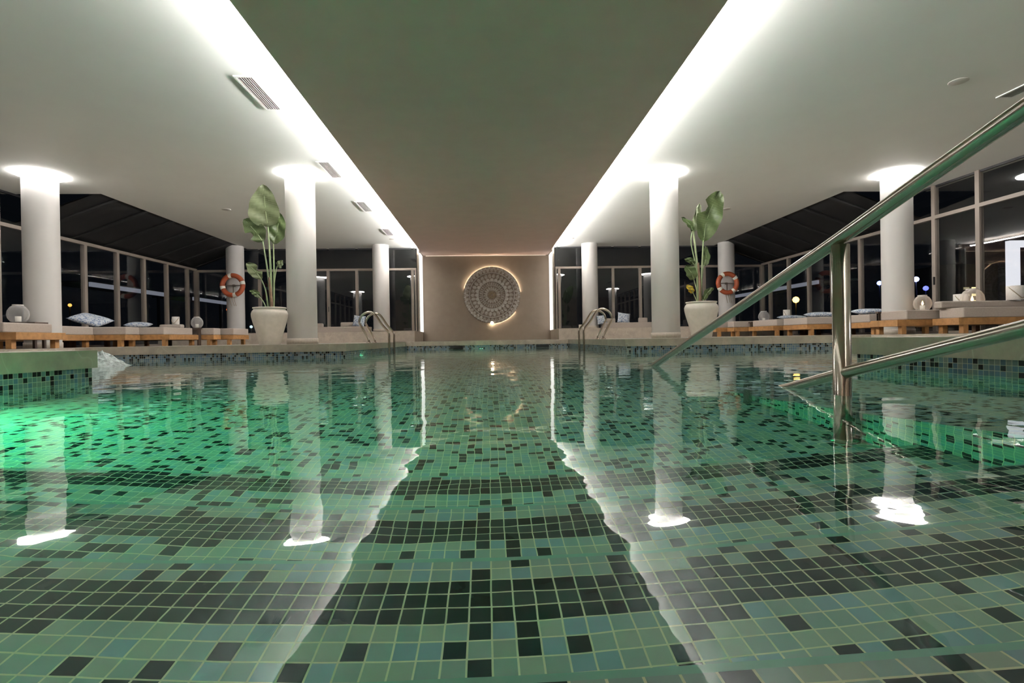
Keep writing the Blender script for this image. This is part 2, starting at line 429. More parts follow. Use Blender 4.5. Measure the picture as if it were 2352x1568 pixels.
# cheek wall beside the steps, its top sloping down with the handrail
mb = MB(); A = (.50, .0); 
def ctop(y): return min(-.002, -.24-.34*(y-1.2))
ys = [Y0, .5, 1.2, 2.0, 2.935]; X1 = CH+.16
for a, b in zip(ys, ys[1:]):
    za, zb_ = ctop(a), ctop(b)
    mb.face([(CH,b,DEEP),(CH,a,DEEP),(CH,a,za),(CH,b,zb_)], uv=[(b,DEEP),(a,DEEP),(a,za),(b,zb_)])
    mb.face([(X1,a,DEEP),(X1,b,DEEP),(X1,b,zb_),(X1,a,za)], uv=[(a,DEEP),(b,DEEP),(b,zb_),(a,za)])
    mb.face([(CH,a,za),(X1,a,za),(X1,b,zb_),(CH,b,zb_)], uv=[(CH,a),(X1,a),(X1,b),(CH,b)])
mb.face([(CH,ys[-1],DEEP-.01),(X1,ys[-1],DEEP-.01),(X1,ys[-1],ctop(ys[-1])),(CH,ys[-1],ctop(ys[-1]))])
struct(mb.build('pool_cheek_wall', M_MOS))
# water
mb = MB()
for t in tessellate_polygon([[Vector((x, y, 0)) for x, y in POOL]]):
    q = [(POOL[i][0], POOL[i][1], 0) for i in t]
    if (Vector(q[1])-Vector(q[0])).cross(Vector(q[2])-Vector(q[0])).z < 0: q = q[::-1]
    mb.face(q)
wo = mb.build('pool_water', M_WATER); tag(wo, 'rippled clear pool water filling the mosaic basin', 'water', kind='stuff')

# ceilings
CP = [(-9.35,-4.2),(9.35,-4.2),(9.35,10.55),(7.5,10.55),(7.5,16.9),(-7.5,16.9),(-7.5,10.55),(-9.35,10.55)]
mb = MB()
for t in tessellate_polygon([[Vector((x, y, 0)) for x, y in CP]]):
    q = [(CP[i][0], CP[i][1], ZC) for i in t]
    if (Vector(q[1])-Vector(q[0])).cross(Vector(q[2])-Vector(q[0])).z > 0: q = q[::-1]
    mb.face(q); mb.face([(x, y, ZC+.25) for x, y, z in q[::-1]])
for i in range(len(CP)):
    a = CP[i]; b = CP[(i+1) % len(CP)]; mb.face([(*a,ZC),(*b,ZC),(*b,ZC+.25),(*a,ZC+.25)])
struct(mb.build('ceiling', M_CEIL))
struct(MB().box(-2.07, 2.07, -4.1, 17.45, ZS, ZS+.035).build('ceiling_panel', M_SLAB))
# back wall alcove
YB = 17.42
struct(MB().box(-2.3, 2.3, YB, YB+.15, ZD-.05, ZC+.3).build('wall_back', M_WALL))
mb = MB(); mb.box(-9.2, -2.075, 15.0, 16.95, ZD-.1, ZP); mb.box(2.075, 9.2, 15.0, 16.95, ZD-.1, ZP)
struct(mb.build('platform', M_RISER))
for sx in (-1, 1):
    a, b = sorted((sx*2.165, sx*2.225))
    struct(MB().box(a, b, 16.9, YB+.15, ZD-.05, ZC).build('wall_left' if sx < 0 else 'wall_right', M_WALL))
struct(MB().box(-9.3, 9.3, -4.3, -4.15, -.2, ZC+.2).build('wall_front', M_WALL))
# low warm light line at the foot and head of the back wall
for nm, z, lab in (('led_strip', ZS-.012, 'thin warm light line along the top of the beige back wall'),
                   ):
    t = thing(nm, lab, 'light strip', (0, YB-.03, z), 'warm light lines on the back wall')
    MB().box(-2.0, 2.0, -.012, .012, -.006, .006).build('diffuser', M_LINE, t)
# upright lamps beside back wall
for sx, lab in ((-1, 'upright white light panel on the left reveal of the back wall'), (1, 'upright white light panel on the right reveal of the back wall')):
    t = thing('light_panel', lab, 'light panel', (sx*2.118, 17.05, ZP), 'upright light panels beside the back wall')
    MB().box(-.012, .012, -.27, .33, .0, 2.52).build('diffuser', M_SLOT, t)
    MB().box(.028*sx-.014, .028*sx+.014, -.29, .35, -.0, 2.53).build('backplate', M_VENTF, t)

# glazing ---------------------------------------------------------
ZH = 2.58
wn = [0]
def window_unit(p0, p1, z0, zh, ztop, tall=True, handle=False):
    """p0,p1 plan points; frame with head bar; transom pane above"""
    wn[0] += 1
    d = Vector((p1[0]-p0[0], p1[1]-p0[1], 0)); L_ = d.length; ang = math.atan2(d.y, d.x)
    e = bpy.data.objects.new('window_%d' % wn[0], None); COL.objects.link(e); e.location = (p0[0], p0[1], 0); e.rotation_euler = (0, 0, ang)
    e['kind'] = 'structure'
    f = MB(); t = .045; fw = .042
    zm = ztop if (tall and ztop > zh+.1) else zh
    f.box(0, fw, -t, t, z0, zm); f.box(L_-fw, L_, -t, t, z0, zm)
    f.box(fw, L_-fw, -t, t, zh-.07, zh+.0); f.box(fw, L_-fw, -t, t, z0, z0+.05)
    f.build('window_frame', M_FRAME, e)
    MB().box(fw, L_-fw, -.006, .006, z0+.05, zh-.07).build('window_pane', M_GLASS, e)
    if ztop > zh+.1:
        g = MB(); g.box(fw, L_-fw, -.02, .02, ztop-.04, ztop)
        g.build('transom_frame', M_DARKFR, e)
        MB().box(fw if tall else 0, L_-fw if tall else L_, -.006, .006, zh, ztop-.04).build('transom_pane', M_GLASS, e)
    if handle:
        MB().box(.012, .030, -t-.03, -t, 1.18, 1.34).build('handle', M_BLACK, e)
    return e
ym = [16.80, 16.32, 15.29, 14.30, 13.30, 12.26, 11.2, 10.15, 9.2, 8.1, 7.05, 6.0, 4.95, 3.9, 2.85, 1.8, .75, -.3, -1.35, -2.4, -3.45]
for a, b in zip(ym, ym[1:]):
    zt_ = ZC if b < 10.5 else ZH
    window_unit((-9.12, b), (-9.12, a), ZD, ZH, zt_, handle=(abs(b-9.2) < .01))
    window_unit((9.12, a), (9.12, b), ZD, ZH, zt_, handle=(abs(b-9.2) < .01))
ZR = 2.545
for xs in ([2.24, 2.36, 4.12, 5.02, 7.15, 9.08],):
    for a, b in zip(xs, xs[1:]):
        window_unit((-b, 16.80), (-a, 16.80), ZP, ZR, ZC, tall=False, handle=(a == 4.12))
        window_unit((a, 16.80), (b, 16.80), ZP, ZR, ZC, tall=False)
# sloping glass roof over the side bays
for sx, nm in ((-1, 'roof_left'), (1, 'roof_right')):
    x0, x1 = sx*7.5, sx*9.2; mb = MB(); y0, y1 = 10.56, 16.9
    za, zb2 = ZC+.05, ZH+.02
    q = [(x0,y0,za),(x1,y0,zb2),(x1,y1,zb2),(x0,y1,za)]
    if sx > 0: q = q[::-1]
    mb.face(q); mb.face([(x, y, z+.03) for x, y, z in q[::-1]])
    ro = struct(mb.build(nm, M_ROOF))
    for k in range(7):
        y = y0+.45+k*.95; r = MB()
        p = [(x0,y,za-.05),(x1,y,zb2-.02),(x1,y,zb2+.02),(x0,y,za-.01)]
        r.face(p); r.face([(a_, b_+.05, c_) for a_, b_, c_ in p][::-1]); r.face([(x0,y,za-.05),(x0,y+.05,za-.05),(x1,y+.05,zb2-.02),(x1,y,zb2-.02)])
        r.build('rafter', M_BEAM, ro)

# ================================================================= COLUMNS
def column(x, y, z0, lab, lit=True):
    t = thing('column', lab, 'column', (x, y, z0), 'round white columns')
    h = ZC-z0
    MB().lathe([(.25, .10), (.25, h)], n=48, caps=False).build('shaft', M_COLM, t)
    MB().lathe([(.262, 0), (.262, .10), (.25, .101)], n=40).build('plinth', M_PLINTH, t)
    if lit:
        MB().lathe([(.262, h-.001), (.262, h-.016), (.375, h-.016), (.385, h-.010), (.385, h-.001)], n=48, caps=False).build('light_ring', M_RING, t)
    return t
cols = [(-7.669, 9.366, ZD, 'round white column at far left with a glowing ring at its head'),
        (-3.263, 9.366, ZD, 'round white column with glowing head just right of the left potted plant'),
        (3.263, 9.366, ZD, 'round white column with glowing head just left of the right potted plant'),
        (7.669, 9.366, ZD, 'round white column with glowing head behind the sloping handrail')]
for x, y, z, l in cols: column(x, y, z, l)
for x, y, z, l in [(-7.669, 16.30, ZP, 'plain white column at the back carrying the left life ring'),
                   (-3.263, 16.30, ZP, 'plain white column on the platform behind the left pool ladder'),
                   (3.263, 16.30, ZP, 'plain white column on the platform behind the right pool ladder'),
                   (7.669, 16.30, ZP, 'plain white column at the back carrying the right life ring')]:
    column(x, y, z, l, lit=False)
for x, l in ((-7.669, 'white column with glowing head beside the camera, mirrored in the rear left glass'), (7.669, 'white column with glowing head beside the camera, mirrored in the rear right glass')):
    column(x, 2.25, ZD, l)
# cove lights
for sx, l in ((-1, 'white light line hidden above the left edge of the dropped ceiling'), (1, 'white light line hidden above the right edge of the dropped ceiling')):
    t = thing('cove_light', l, 'light strip', (sx*2.035, 6.3, ZS+.036), 'cove light lines')
    MB().box(-.02, .02, -10.3, 10.35, 0, .03).build('diffuser', M_COVE, t)

# ================================================================= CEILING FITTINGS
def vent(x, y, lab, n=6):
    t = thing('ceiling_vent', lab, 'vent', (x, y, ZC), 'slatted ceiling vents')
    f = MB(); w_, l_ = .11, .43; b = .028
    f.box(-w_, w_, -l_, -l_+b, -.012, 0); f.box(-w_, w_, l_-b, l_, -.012, 0); f.box(-w_, -w_+b, -l_+b, l_-b, -.012, 0); f.box(w_-b, w_, -l_+b, l_-b, -.012, 0)
    f.build('frame', M_VENTF, t)
    MB().box(-w_+b, w_-b, -l_+b, l_-b, -.002, 0).build('backing', M_VENTD, t)
    s = MB()
    for i in range(6):
        xx = -w_+b+.012+i*.026
        s.box(xx-.004, xx+.004, -l_+b, l_-b, -.011, -.002)
    s.build('slats', M_VENTS, t); return t
v0 = vent(-2.66, 6.34, 'white slatted ceiling vent nearest the camera, left of the light line')
for y, l in ((9.12, 'second slatted ceiling vent along the left light line, above the column head'), (11.6, 'third slatted ceiling vent along the left light line'), (14.3, 'small far slatted ceiling vent near the end of the left light line')):
    dup(v0, (-2.66, y, ZC), l)
dup(v0, (6.62, 5.9, ZC), 'slatted ceiling vent cut by the right picture edge', rz=.0)
def disc(x, y, r, lab):
    t = thing('ceiling_speaker', lab, 'ceiling speaker', (x, y, ZC), 'round ceiling discs')
    MB().lathe([(r, 0), (r, -.003), (r*.95, -.005), (0.001, -.005)], n=28, caps=False).build('grille', M_DISC, t)
    return t
for x, y, r, l in ((5.64, 5.93, .10, 'round ceiling disc at right above the handrail'), (-5.72, 11.8, .10, 'round ceiling disc left of the tall left plant'),
                   (5.65, 11.97, .10, 'round ceiling disc right of the tall right plant'), (-2.73, 15.3, .08, 'tiny round ceiling disc beyond the far left vent'), (2.55, 15.37, .08, 'tiny round ceiling disc at the far end of the right light line')):
    disc(x, y, r, l)

# ================================================================= MANDALA
t = thing('wall_medallion', 'large round carved mandala medallion glowing on the beige back wall', 'wall art', (.18, YB-.05, 1.70))
R = .945
def medal_mat():
    m, nt, b = mat('carved_whitewash'); N = nt.nodes; L = nt.links
    tc = N.new('ShaderNodeTexCoord'); n_ = N.new('ShaderNodeTexNoise'); n_.inputs['Scale'].default_value = 14; n_.inputs['Detail'].default_value = 5
    L.new(tc.outputs['Object'], n_.inputs['Vector'])
    r = N.new('ShaderNodeValToRGB'); e = r.color_ramp.elements
    e[0].position = .35; e[0].color = (.34, .29, .24, 1); e[1].position = .6; e[1].color = (.48, .45, .42, 1)
    L.new(n_.outputs['Fac'], r.inputs[0]); L.new(r.outputs[0], b.inputs['Base Color']); b.inputs['Roughness'].default_value = .8
    return m
M_MED = medal_mat(); M_MEDL = simple('whitewash_ring', (.52, .50, .47), .8, noise=.08); M_MEDR = simple('worn_wood', (.32, .25, .17), .85, noise=.2, nscale=20); M_MEDD = simple('carved_recess', (.27, .225, .185), .9, noise=.2, nscale=20)
MB().lathe([(.001, -.012), (R-.02, -.012), (R, -.004), (R, .012), (.001, .012)], n=96, axis='y', caps=False).build('disc', M_MEDD, t)
def petals(name, n, r0, r1, wfrac, th, m, shape='petal', ph=0.0):
    mb = MB()
    for i in range(n):
        a = 2*PI*(i+ph)/n
        u = Vector((math.cos(a), 0, math.sin(a))); v_ = Vector((-math.sin(a), 0, math.cos(a)))
        hw = wfrac*PI*(r0+r1)/2/n
        prof = [(0, .35), (.25, .9), (.5, 1), (.75, .75), (1, .05)] if shape == 'petal' else [(0, .9), (.5, 1), (.8, .75), (1, .3)]
        pts = [u*(r0+(r1-r0)*s)+v_*hw*w_ for s, w_ in prof] + [u*(r0+(r1-r0)*s)-v_*hw*w_ for s, w_ in prof[::-1]]
        top = [p+Vector((0, -.012-th, 0)) for p in pts]; bot = [p+Vector((0, -.011, 0)) for p in pts]
        c = sum(top, Vector())/len(top)+Vector((0, -.004, 0))
        for k in range(len(pts)):
            l = (k+1) % len(pts)
            mb.face([tuple(c), tuple(top[l]), tuple(top[k])]); mb.face([tuple(top[k]), tuple(top[l]), tuple(bot[l]), tuple(bot[k])])
    return mb.build(name, m, t)
petals('outer_petals', 40, .77, .935, .80, .012, M_MED)
petals('carved_border', 40, .86, .94, .55, .018, M_MEDL, ph=.5)
petals('middle_petals', 30, .56, .72, .85, .012, M_MED)
petals('scallop_leaves', 24, .46, .56, .9, .016, M_MEDL, 'round')
petals('inner_spokes', 36, .34, .43, .62, .010, M_MED, 'round')
petals('core_petals', 20, .15, .30, .85, .012, M_MED, ph=.3)
petals('core_rosette', 10, .03, .15, .9, .014, M_MEDR)
for r_, w_ in ((.745, .022), (.46, .026), (.32, .014)):
    MB().lathe([(r_-w_/2, -.011), (r_-w_/2, -.032), (r_+w_/2, -.032), (r_+w_/2, -.011)], n=96, axis='y', caps=False).build('ring_band', M_MEDL, t)
bl = MB(); bl.tube([(.918*math.cos(a), .030, .918*math.sin(a)) for a in [2*PI*(.02+.44*i/40) for i in range(41)]], .006, 6)
bl.build('top_backlight', M_WARMLED, t)
bl = MB(); bl.tube([(.915*math.cos(a), .030, .915*math.sin(a)) for a in [2*PI*(.74+.16*i/20) for i in range(21)]], .006, 6)
bl.build('lower_backlight', M_WARMLED, t)
MB().lathe([(.001, -.05), (.05, -.03), (.05, .03), (.001, .03)], c=(-.02, .0, -.93), n=16, axis='y', caps=False).build('bottom_lamp', M_SPOT, t)

# ================================================================= POTS AND PLANTS
def leaf(name, base, mid, tip, wl, wr, m, parent, fold=.25, nrow=14, peak=.45, notch=None, facing=(0, -1, 0)):
    """broad leaf round a curved midrib; wl / wr half widths, notch = rows torn away"""
    P = bez([base, mid, tip], nrow//2); mb = MB(); n_ = len(P)-1
    rows = []
    fz = Vector(facing)
    for i, p in enumerate(P):
        s = i/n_
        prof = (math.sin(PI*min(1, max(0, s**(math.log(.5)/math.log(peak)))))**.75) if 0 < s < 1 else 0.0
        tdir = (P[min(i+1, n_)]-P[max(i-1, 0)]).normalized(); side = tdir.cross(fz).normalized()
        row = []
        for k in range(-4, 5):
            ww = (wl if k < 0 else wr)*prof*abs(k)/4
            jag = 1.0
            if notch and notch[0] <= i <= notch[1] and (k < 0) == (notch[2] < 0) and abs(k) > 1: jag = .45
            off = side*(ww*jag)*(-1 if k < 0 else 1)
            row.append(p+off-fz*(-fold*abs(ww)*.9) + fz*0.02*math.sin(i*1.3+k))
        rows.append(row)
    for i in range(n_):
        for k in range(8):
            mb.face([tuple(rows[i][k]), tuple(rows[i][k+1]), tuple(rows[i+1][k+1]), tuple(rows[i+1][k])],
                    uv=[(k/8, i/n_), ((k+1)/8, i/n_), ((k+1)/8, (i+1)/n_), (k/8, (i+1)/n_)], sm=True)
    o = mb.build(name, m, parent)
    r = MB(); r.tube([tuple(p+fz*.006) for p in P], [.008*(1-i/n_)+.002 for i in range(n_+1)], 6); r.build('midrib', M_STEM, o)
    wd = o.modifiers.new('weld', 'WELD'); wd.merge_threshold = 1e-4
    return o
def stalk(pts, r0, r1, parent, m=None):
    P = bez(pts, 6); return MB().tube(P, [r0+(r1-r0)*i/(len(P)-1) for i in range(len(P))], 8).build('stalk', m or M_STEM, parent)
def pot(x, y, lab, squat=1.0):
    t = thing('plant_pot', lab, 'pot', (x, y, ZD), 'big white clay pots')
    pr = [(.165, 0), (.17, .01), (.185, .10), (.225, .25), (.262, .38), (.283, .47), (.285, .52), (.268, .565), (.247, .585), (.250, .60), (.262, .605), (.262, .622), (.232, .622), (.225, .60), (.225, .56), (.001, .56)]
    pr = [(r*squat, z) for r, z in pr]
    MB().lathe(pr, n=48, caps=False).build('body', M_POT, t)
    MB().lathe([(.001, .575), (.225*squat, .57)], n=32, caps=False).build('soil', M_SOIL, t)
    return t
def W(x, z, y=0.0): return (x, y, z)
PXL = -3.65
pot(PXL, 8.93, 'tall white clay pot holding the left banana plant beside the column')
t = thing('banana_plant', 'tall banana-like plant in the left pot with one big upright leaf', 'plant', (PXL, 8.93, .77))
def L_(x, z, y=0.0): return ((x-PXL)*1.0, y, z-.77)
leaf('leaf', L_(-3.655, 2.17), L_(-3.67, 2.5, -.05), L_(-3.70, 2.87, -.04), .27, .235, M_LEAF, t, peak=.36, fold=.22)
leaf('leaf', L_(-3.76, 1.93, .05), L_(-3.86, 2.09, .03), L_(-4.04, 2.30, 0), .15, .17, M_LEAF2, t, peak=.5, notch=(6, 8, -1))
leaf('leaf', L_(-3.60, 1.90, .08), L_(-3.53, 2.10, .07), L_(-3.47, 2.42, .05), .14, .15, M_LEAF2, t, peak=.5)
leaf('leaf', L_(-3.78, 1.29), L_(-3.85, 1.42, -.04), L_(-3.99, 1.56, -.05), .10, .10, M_LEAF, t, peak=.5, notch=(6, 7, 1))
leaf('leaf', L_(-3.50, 1.50), L_(-3.46, 1.53, -.03), L_(-3.40, 1.60, -.05), .06, .06, M_LEAF, t)
leaf('leaf', L_(-3.80, .98), L_(-3.86, 1.06, -.03), L_(-3.95, 1.10, -.04), .05, .05, M_LEAF2, t)
stalk([L_(-3.63, .77), L_(-3.62, 1.4), L_(-3.655, 2.22)], .026, .012, t)
stalk([L_(-3.62, .77, .02), L_(-3.68, 1.4, .03), L_(-3.765, 1.97, .05)], .022, .009, t)
stalk([L_(-3.60, .77, .04), L_(-3.59, 1.4, .06), L_(-3.60, 1.95, .08)], .018, .009, t)
stalk([L_(-3.66, .77, -.02), L_(-3.70, 1.1, -.02), L_(-3.79, 1.32)], .015, .008, t)
stalk([L_(-3.57, .77, -.02), L_(-3.56, 1.2, -.02), L_(-3.52, 1.48), L_(-3.50, 1.50)], .013, .007, t)
stalk([L_(-3.68, .77, -.03), L_(-3.73, .90, -.03), L_(-3.81, 1.0)], .011, .006, t)
stalk([L_(-3.60, .76, -.03), L_(-3.61, 1.0, -.03), L_(-3.64, 1.32, -.02)], .034, .015, t, M_HUSK)
PXR = 3.745
pot(PXR, 8.93, 'round-shouldered white clay pot partly behind the sloping handrail', 1.0)
t = thing('banana_plant', 'banana-like plant in the right pot with a torn leaf leaning right', 'plant', (PXR, 8.93, .77))
def L_(x, z, y=0.0): return ((x-PXR)*1.0, y, z-.77)
leaf('leaf', L_(3.80, 1.86), L_(3.86, 2.28, -.05), L_(4.09, 2.74, -.03), .20, .23, M_LEAF2, t, peak=.5, notch=(8, 9, -1))
leaf('leaf', L_(3.62, 2.04), L_(3.55, 2.16, -.03), L_(3.41, 2.29, -.02), .05, .05, M_LEAF2, t, peak=.5)
leaf('leaf', L_(3.64, 2.05, .05), L_(3.68, 2.25, .05), L_(3.76, 2.55, .06), .05, .10, M_LEAF, t)
leaf('leaf', L_(3.83, 1.45, .06), L_(3.87, 1.60, .07), L_(3.86, 1.80, .06), .05, .07, M_LEAF2, t)
leaf('leaf', L_(3.63, 1.45), L_(3.56, 1.53, -.03), L_(3.44, 1.56, -.04), .06, .05, M_LEAF2, t)
leaf('leaf', L_(3.62, 1.20), L_(3.55, 1.33, -.04), L_(3.45, 1.45, -.05), .10, .10, M_LEAF2, t)
leaf('leaf', L_(3.78, .84), L_(3.85, .98, -.03), L_(3.95, 1.05, -.04), .06, .05, M_LEAF2, t)
leaf('withered_leaf', L_(3.60, .97), L_(3.55, 1.04, -.03), L_(3.47, 1.11, -.04), .06, .05, M_YELLOW, t)
stalk([L_(3.73, .77), L_(3.76, 1.3), L_(3.80, 1.90)], .024, .011, t)
stalk([L_(3.71, .77, .02), L_(3.70, 1.4, .03), L_(3.64, 2.10, .05)], .024, .016, t)
stalk([L_(3.69, .77), L_(3.66, 1.4), L_(3.58, 1.85), L_(3.61, 2.05)], .015, .007, t)
stalk([L_(3.70, .77, .03), L_(3.78, 1.2, .05), L_(3.83, 1.47, .06)], .013, .007, t)
stalk([L_(3.69, .77, -.02), L_(3.68, 1.2, -.02), L_(3.63, 1.47)], .014, .007, t)
stalk([L_(3.67, .77, -.02), L_(3.66, 1.0, -.02), L_(3.62, 1.22)], .012, .007, t)
stalk([L_(3.66, .77, -.03), L_(3.64, .86, -.03), L_(3.60, .98)], .010, .006, t)
stalk([L_(3.75, .77, -.03), L_(3.76, .80, -.03), L_(3.78, .86)], .010, .006, t)
stalk([L_(3.72, .76, -.03), L_(3.71, 1.1, -.03), L_(3.70, 1.5, -.01)], .034, .016, t, M_HUSK)

# ================================================================= LIFE RINGS
def lifering(x, z, lab, ph):
    t = thing('life_ring', lab, 'life ring', (x, 15.93, z), 'orange life rings')
    R_, r_ = .295, .072; n = 48
    for k in range(4):
        for wht in (0, 1):
            a0 = 2*PI*(k/4+ph)+(PI/2-.30 if wht else 0); a1 = a0+(.30 if wht else PI/2-.30)
            mb = MB(); mb.tube([(R_*math.cos(a0+(a1-a0)*i/12), 0, R_*math.sin(a0+(a1-a0)*i/12)) for i in range(13)], r_+(.003 if wht else 0), 14)
            mb.build('white_band' if wht else 'float_segment', M_WBAND if wht else M_ORANGE, t)
    b = MB(); b.box(-.36, .36, .03, .05, -.012, .012); b.box(-.012, .012, .03, .05, -.25, .0); b.box(-.03, .03, .05, .118, -.03, .03); b.build('bracket', M_BRACK, t)
    for dx in (-.05, .03, .08):
        MB().tube(bez([(dx, -.02, -.22), (dx-.02, -.04, -.4), (dx+.03, -.03, -.62)], 5), .008, 6).build('rope', M_ROPE, t)
lifering(-7.58, 1.965, 'orange and white life ring hung on the left back column', .06)
lifering(7.53, 1.86, 'orange and white life ring hung on the right back column', .12)

# ================================================================= LADDERS
def ladder(sx, lab, yc=9.75):
    t = thing('pool_ladder', lab, 'pool ladder', (sx*2.0, yc, ZD), 'steel pool ladders')
    def X(x): return sx*(x-2.0)
    for dy in (-.25, .25):
        pts = [(X(2.14), dy, 0), (X(2.14), dy, .05), (X(2.17), dy, .12), (X(2.28), dy, .32), (X(2.30), dy, .40), (X(2.25), dy, .50), (X(2.14), dy, .555), (X(2.03), dy, .52), (X(1.90), dy, .33), (X(1.80), dy, .21), (X(1.775), dy, .14), (X(1.775), dy, .0), (X(1.775), dy, -.4), (X(1.775), dy, -.95)]
        MB().tube(bez(pts, 5), .0205, 12).build('rail', M_STEEL, t)
        MB().lathe([(.042, 0), (.042, .012), (.022, .02)], c=(X(2.14), dy, 0), n=16).build('foot_flange', M_STEEL, t)
    for z in (-.45, -.72):
        MB().box(X(1.775)-.04, X(1.775)+.04, -.23, .23, z-.012, z+.012).build('rung', M_STEEL, t)
ladder(-1, 'steel pool ladder on the left side of the narrow far pool')
ladder(1, 'steel pool ladder on the right side of the narrow far pool')

# ================================================================= HANDRAIL
t = thing('stair_handrail', 'brushed steel handrail sloping down into the water over the pool steps', 'handrail', (1.25, 1.78, DEEP))
def H(y, z): return (0, y-1.78, z-DEEP)
top = bez([H(-1.05, ZD), H(-1.05, .7), H(-1.02, 1.18), H(-.93, 1.265), H(-.5, 1.16), H(1.15, .728), H(1.80, .548), H(3.0, .228), H(3.86, .0), H(4.05, -.05), H(4.17, -.12), H(4.2, -.25), H(4.2, DEEP)], 8)
MB().tube(top, .0235, 20).build('top_rail', M_STEEL, t)
low = bez([H(-1.05, .72), H(0.0, .49), H(1.155, .222), H(1.767, .080), H(2.08, .003), H(2.3, -.05), H(2.42, -.12), H(2.45, -.25), H(2.45, DEEP)], 8)
MB().tube(low, .020, 20).build('lower_rail', M_STEEL, t)
MB().lathe([(.029, 0), (.029, .53-DEEP)], n=28).build('post', M_STEEL, t)
MB().lathe([(.055, 0), (.055, .015), (.032, .03)], n=28).build('base_flange', M_STEEL, t)

# ================================================================= LOUNGERS
def lounger(x0, x1, y0, y1, lab, group, fx=(0, 0), zt=.60, back=False, legs=True):
    """low pine platform lounger: x0..x1, y0..y1 cushion; fx extends frame"""
    cx, cy_ = (x0+x1)/2, (y0+y1)/2
    t = thing('daybed', lab, 'daybed', (cx, cy_, ZD), group)
    a, b = x0-cx-fx[0], x1-cx+fx[1]; c, d = y0-cy_, y1-cy_
    MB().box(a, b, c-.02, d+.02, .135, .245).build('frame', M_WOOD, t, bevel=.004)
    for lx in (a+.12, b-.12):
        for ly in (c+.02, d-.06):
            MB().box(lx-.04, lx+.04, ly-.03, ly+.05, 0, .135).build('leg', M_WOOD, t)
    MB().box(x0-cx, x1-cx, c, d, .246, zt-ZD).build('cushion', M_CUSH, t, bevel=.018)
    if back:
        MB().box(a+.0, b, d-.16, d, zt-ZD+.002, zt-ZD+.12).build('back_cushion', M_CUSH, t, bevel=.03)
    return t
GL = 'low pine daybeds along the left windows'; GR = 'low pine daybeds along the right windows'
lounger(-8.9, -7.02, 7.9, 8.75, 'low pine daybed at the left picture edge, in front of the column', GL, (0, .19), zt=.585)
lounger(-8.9, -7.84, 9.75, 10.75, 'daybed right behind the far left column, with a printed pillow', GL)
lounger(-8.9, -7.32, 10.9, 11.32, 'narrow daybed module next beyond the printed pillow', GL)
lounger(-8.9, -6.88, 11.42, 12.5, 'wide daybed left of the round lantern, with candle cylinder on it', GL, (0, .12))
lounger(-8.9, -6.50, 12.7, 13.02, 'narrow daybed module right of the round lantern', GL)
lounger(-8.9, -6.23, 13.1, 13.9, 'last daybed of the left row, next to the stone platform', GL)
lounger(7.46, 8.9, 7.80, 8.25, 'low pine daybed with back cushion at the right picture edge', GR, (.1, 0), zt=.60, back=True)
lounger(7.05, 8.9, 8.42, 9.0, 'daybed with wooden corner in front of the right column', GR, (.18, 0), zt=.60)
lounger(7.60, 8.9, 10.0, 10.9, 'daybed just left of the right column, seen behind the handrail post', GR)
lounger(7.10, 8.9, 11.25, 12.15, 'daybed behind the handrail post with folded towels', GR)
lounger(7.02, 8.9, 12.3, 13.45, 'wide daybed right of the round lantern beside the white cylinder', GR, (.1, 0))
lounger(6.60, 8.9, 13.65, 14.0, 'narrow daybed module just left of the right round lantern', GR)
lounger(6.30, 8.9, 14.1, 14.75, 'last daybed of the right row, next to the stone platform', GR)
# benches on the platform
def bench(x0, x1, lab):
    cx = (x0+x1)/2; t = thing('bench_cushion', lab, 'cushion', (cx, 16.0, ZP), 'seat cushions on the rear platform')
    MB().box(x0-cx, x1-cx, -.45, .40, 0, .17).build('seat', M_CUSH, t, bevel=.02)
    return t
bench(-5.0, -3.58, 'long taupe seat cushion on the left rear platform')
bench(3.6, 5.05, 'long taupe seat cushion on the right rear platform')
def bolster(x0, x1, y, z0, z1, lab):
    cx = (x0+x1)/2; t = MB().box(x0-cx, x1-cx, -.09, .09, 0, z1-z0).build('back_cushion', M_CUSH, None, bevel=.03); t.location = (cx, y, z0)
    tag(t, lab, 'cushion', 'back cushions on the rear platform')
bolster(-4.48, -4.06, 16.2, ZP+.171, .82, 'taupe back cushion left of the blue pillow on the left rear bench')
bolster(-5.4, -5.04, 16.25, ZP, .80, 'small taupe cushion beside the left lit column on the rear platform')
bolster(3.72, 4.02, 16.2, ZP+.171, .82, 'taupe back cushion between two printed pillows, right rear bench')
bolster(4.78, 5.04, 16.2, ZP+.171, .83, 'rounded taupe cushion at the right end of the right rear bench')
# pillows
def pillow(x, y, z, w_, h_, th, rot, lab, name='pillow'):
    mb = MB(); n = 16
    def P(u, v_, s):
        e = (1-abs(u)**3.0)*(1-abs(v_)**3.0); pinch = 1-.10*(1-abs(v_))*abs(u)**2 if abs(u) > .3 else 1
        return (u*w_/2*(1-.07*(1-v_*v_)*(abs(u)**4)), s*th/2*max(0, e)**.5, v_*h_/2*(1-.07*(1-u*u)*(abs(v_)**4)))
    for s in (-1, 1):
        for i in range(n):
            for j in range(n):
                u0, u1 = -1+2*i/n, -1+2*(i+1)/n; v0_, v1_ = -1+2*j/n, -1+2*(j+1)/n
                q = [P(u0, v0_, s), P(u1, v0_, s), P(u1, v1_, s), P(u0, v1_, s)]
                if s > 0: q = q[::-1]
                mb.face(q, sm=True)
    o = mb.build(name, M_PILLOW); o.modifiers.new('weld', 'WELD')
    o.location = (x, y, z); o.rotation_euler = rot
    tag(o, lab, 'pillow', 'blue and white printed pillows'); return o
pillow(-8.18, 11.15, .765, .62, .50, .15, (-1.3, .28, .1), 'blue and white printed pillow leaning behind the far left column')
pillow(-7.68, 11.85, .672, .42, .42, .11, (-1.45, .05, .2), 'printed pillow lying almost flat on the left daybed row')
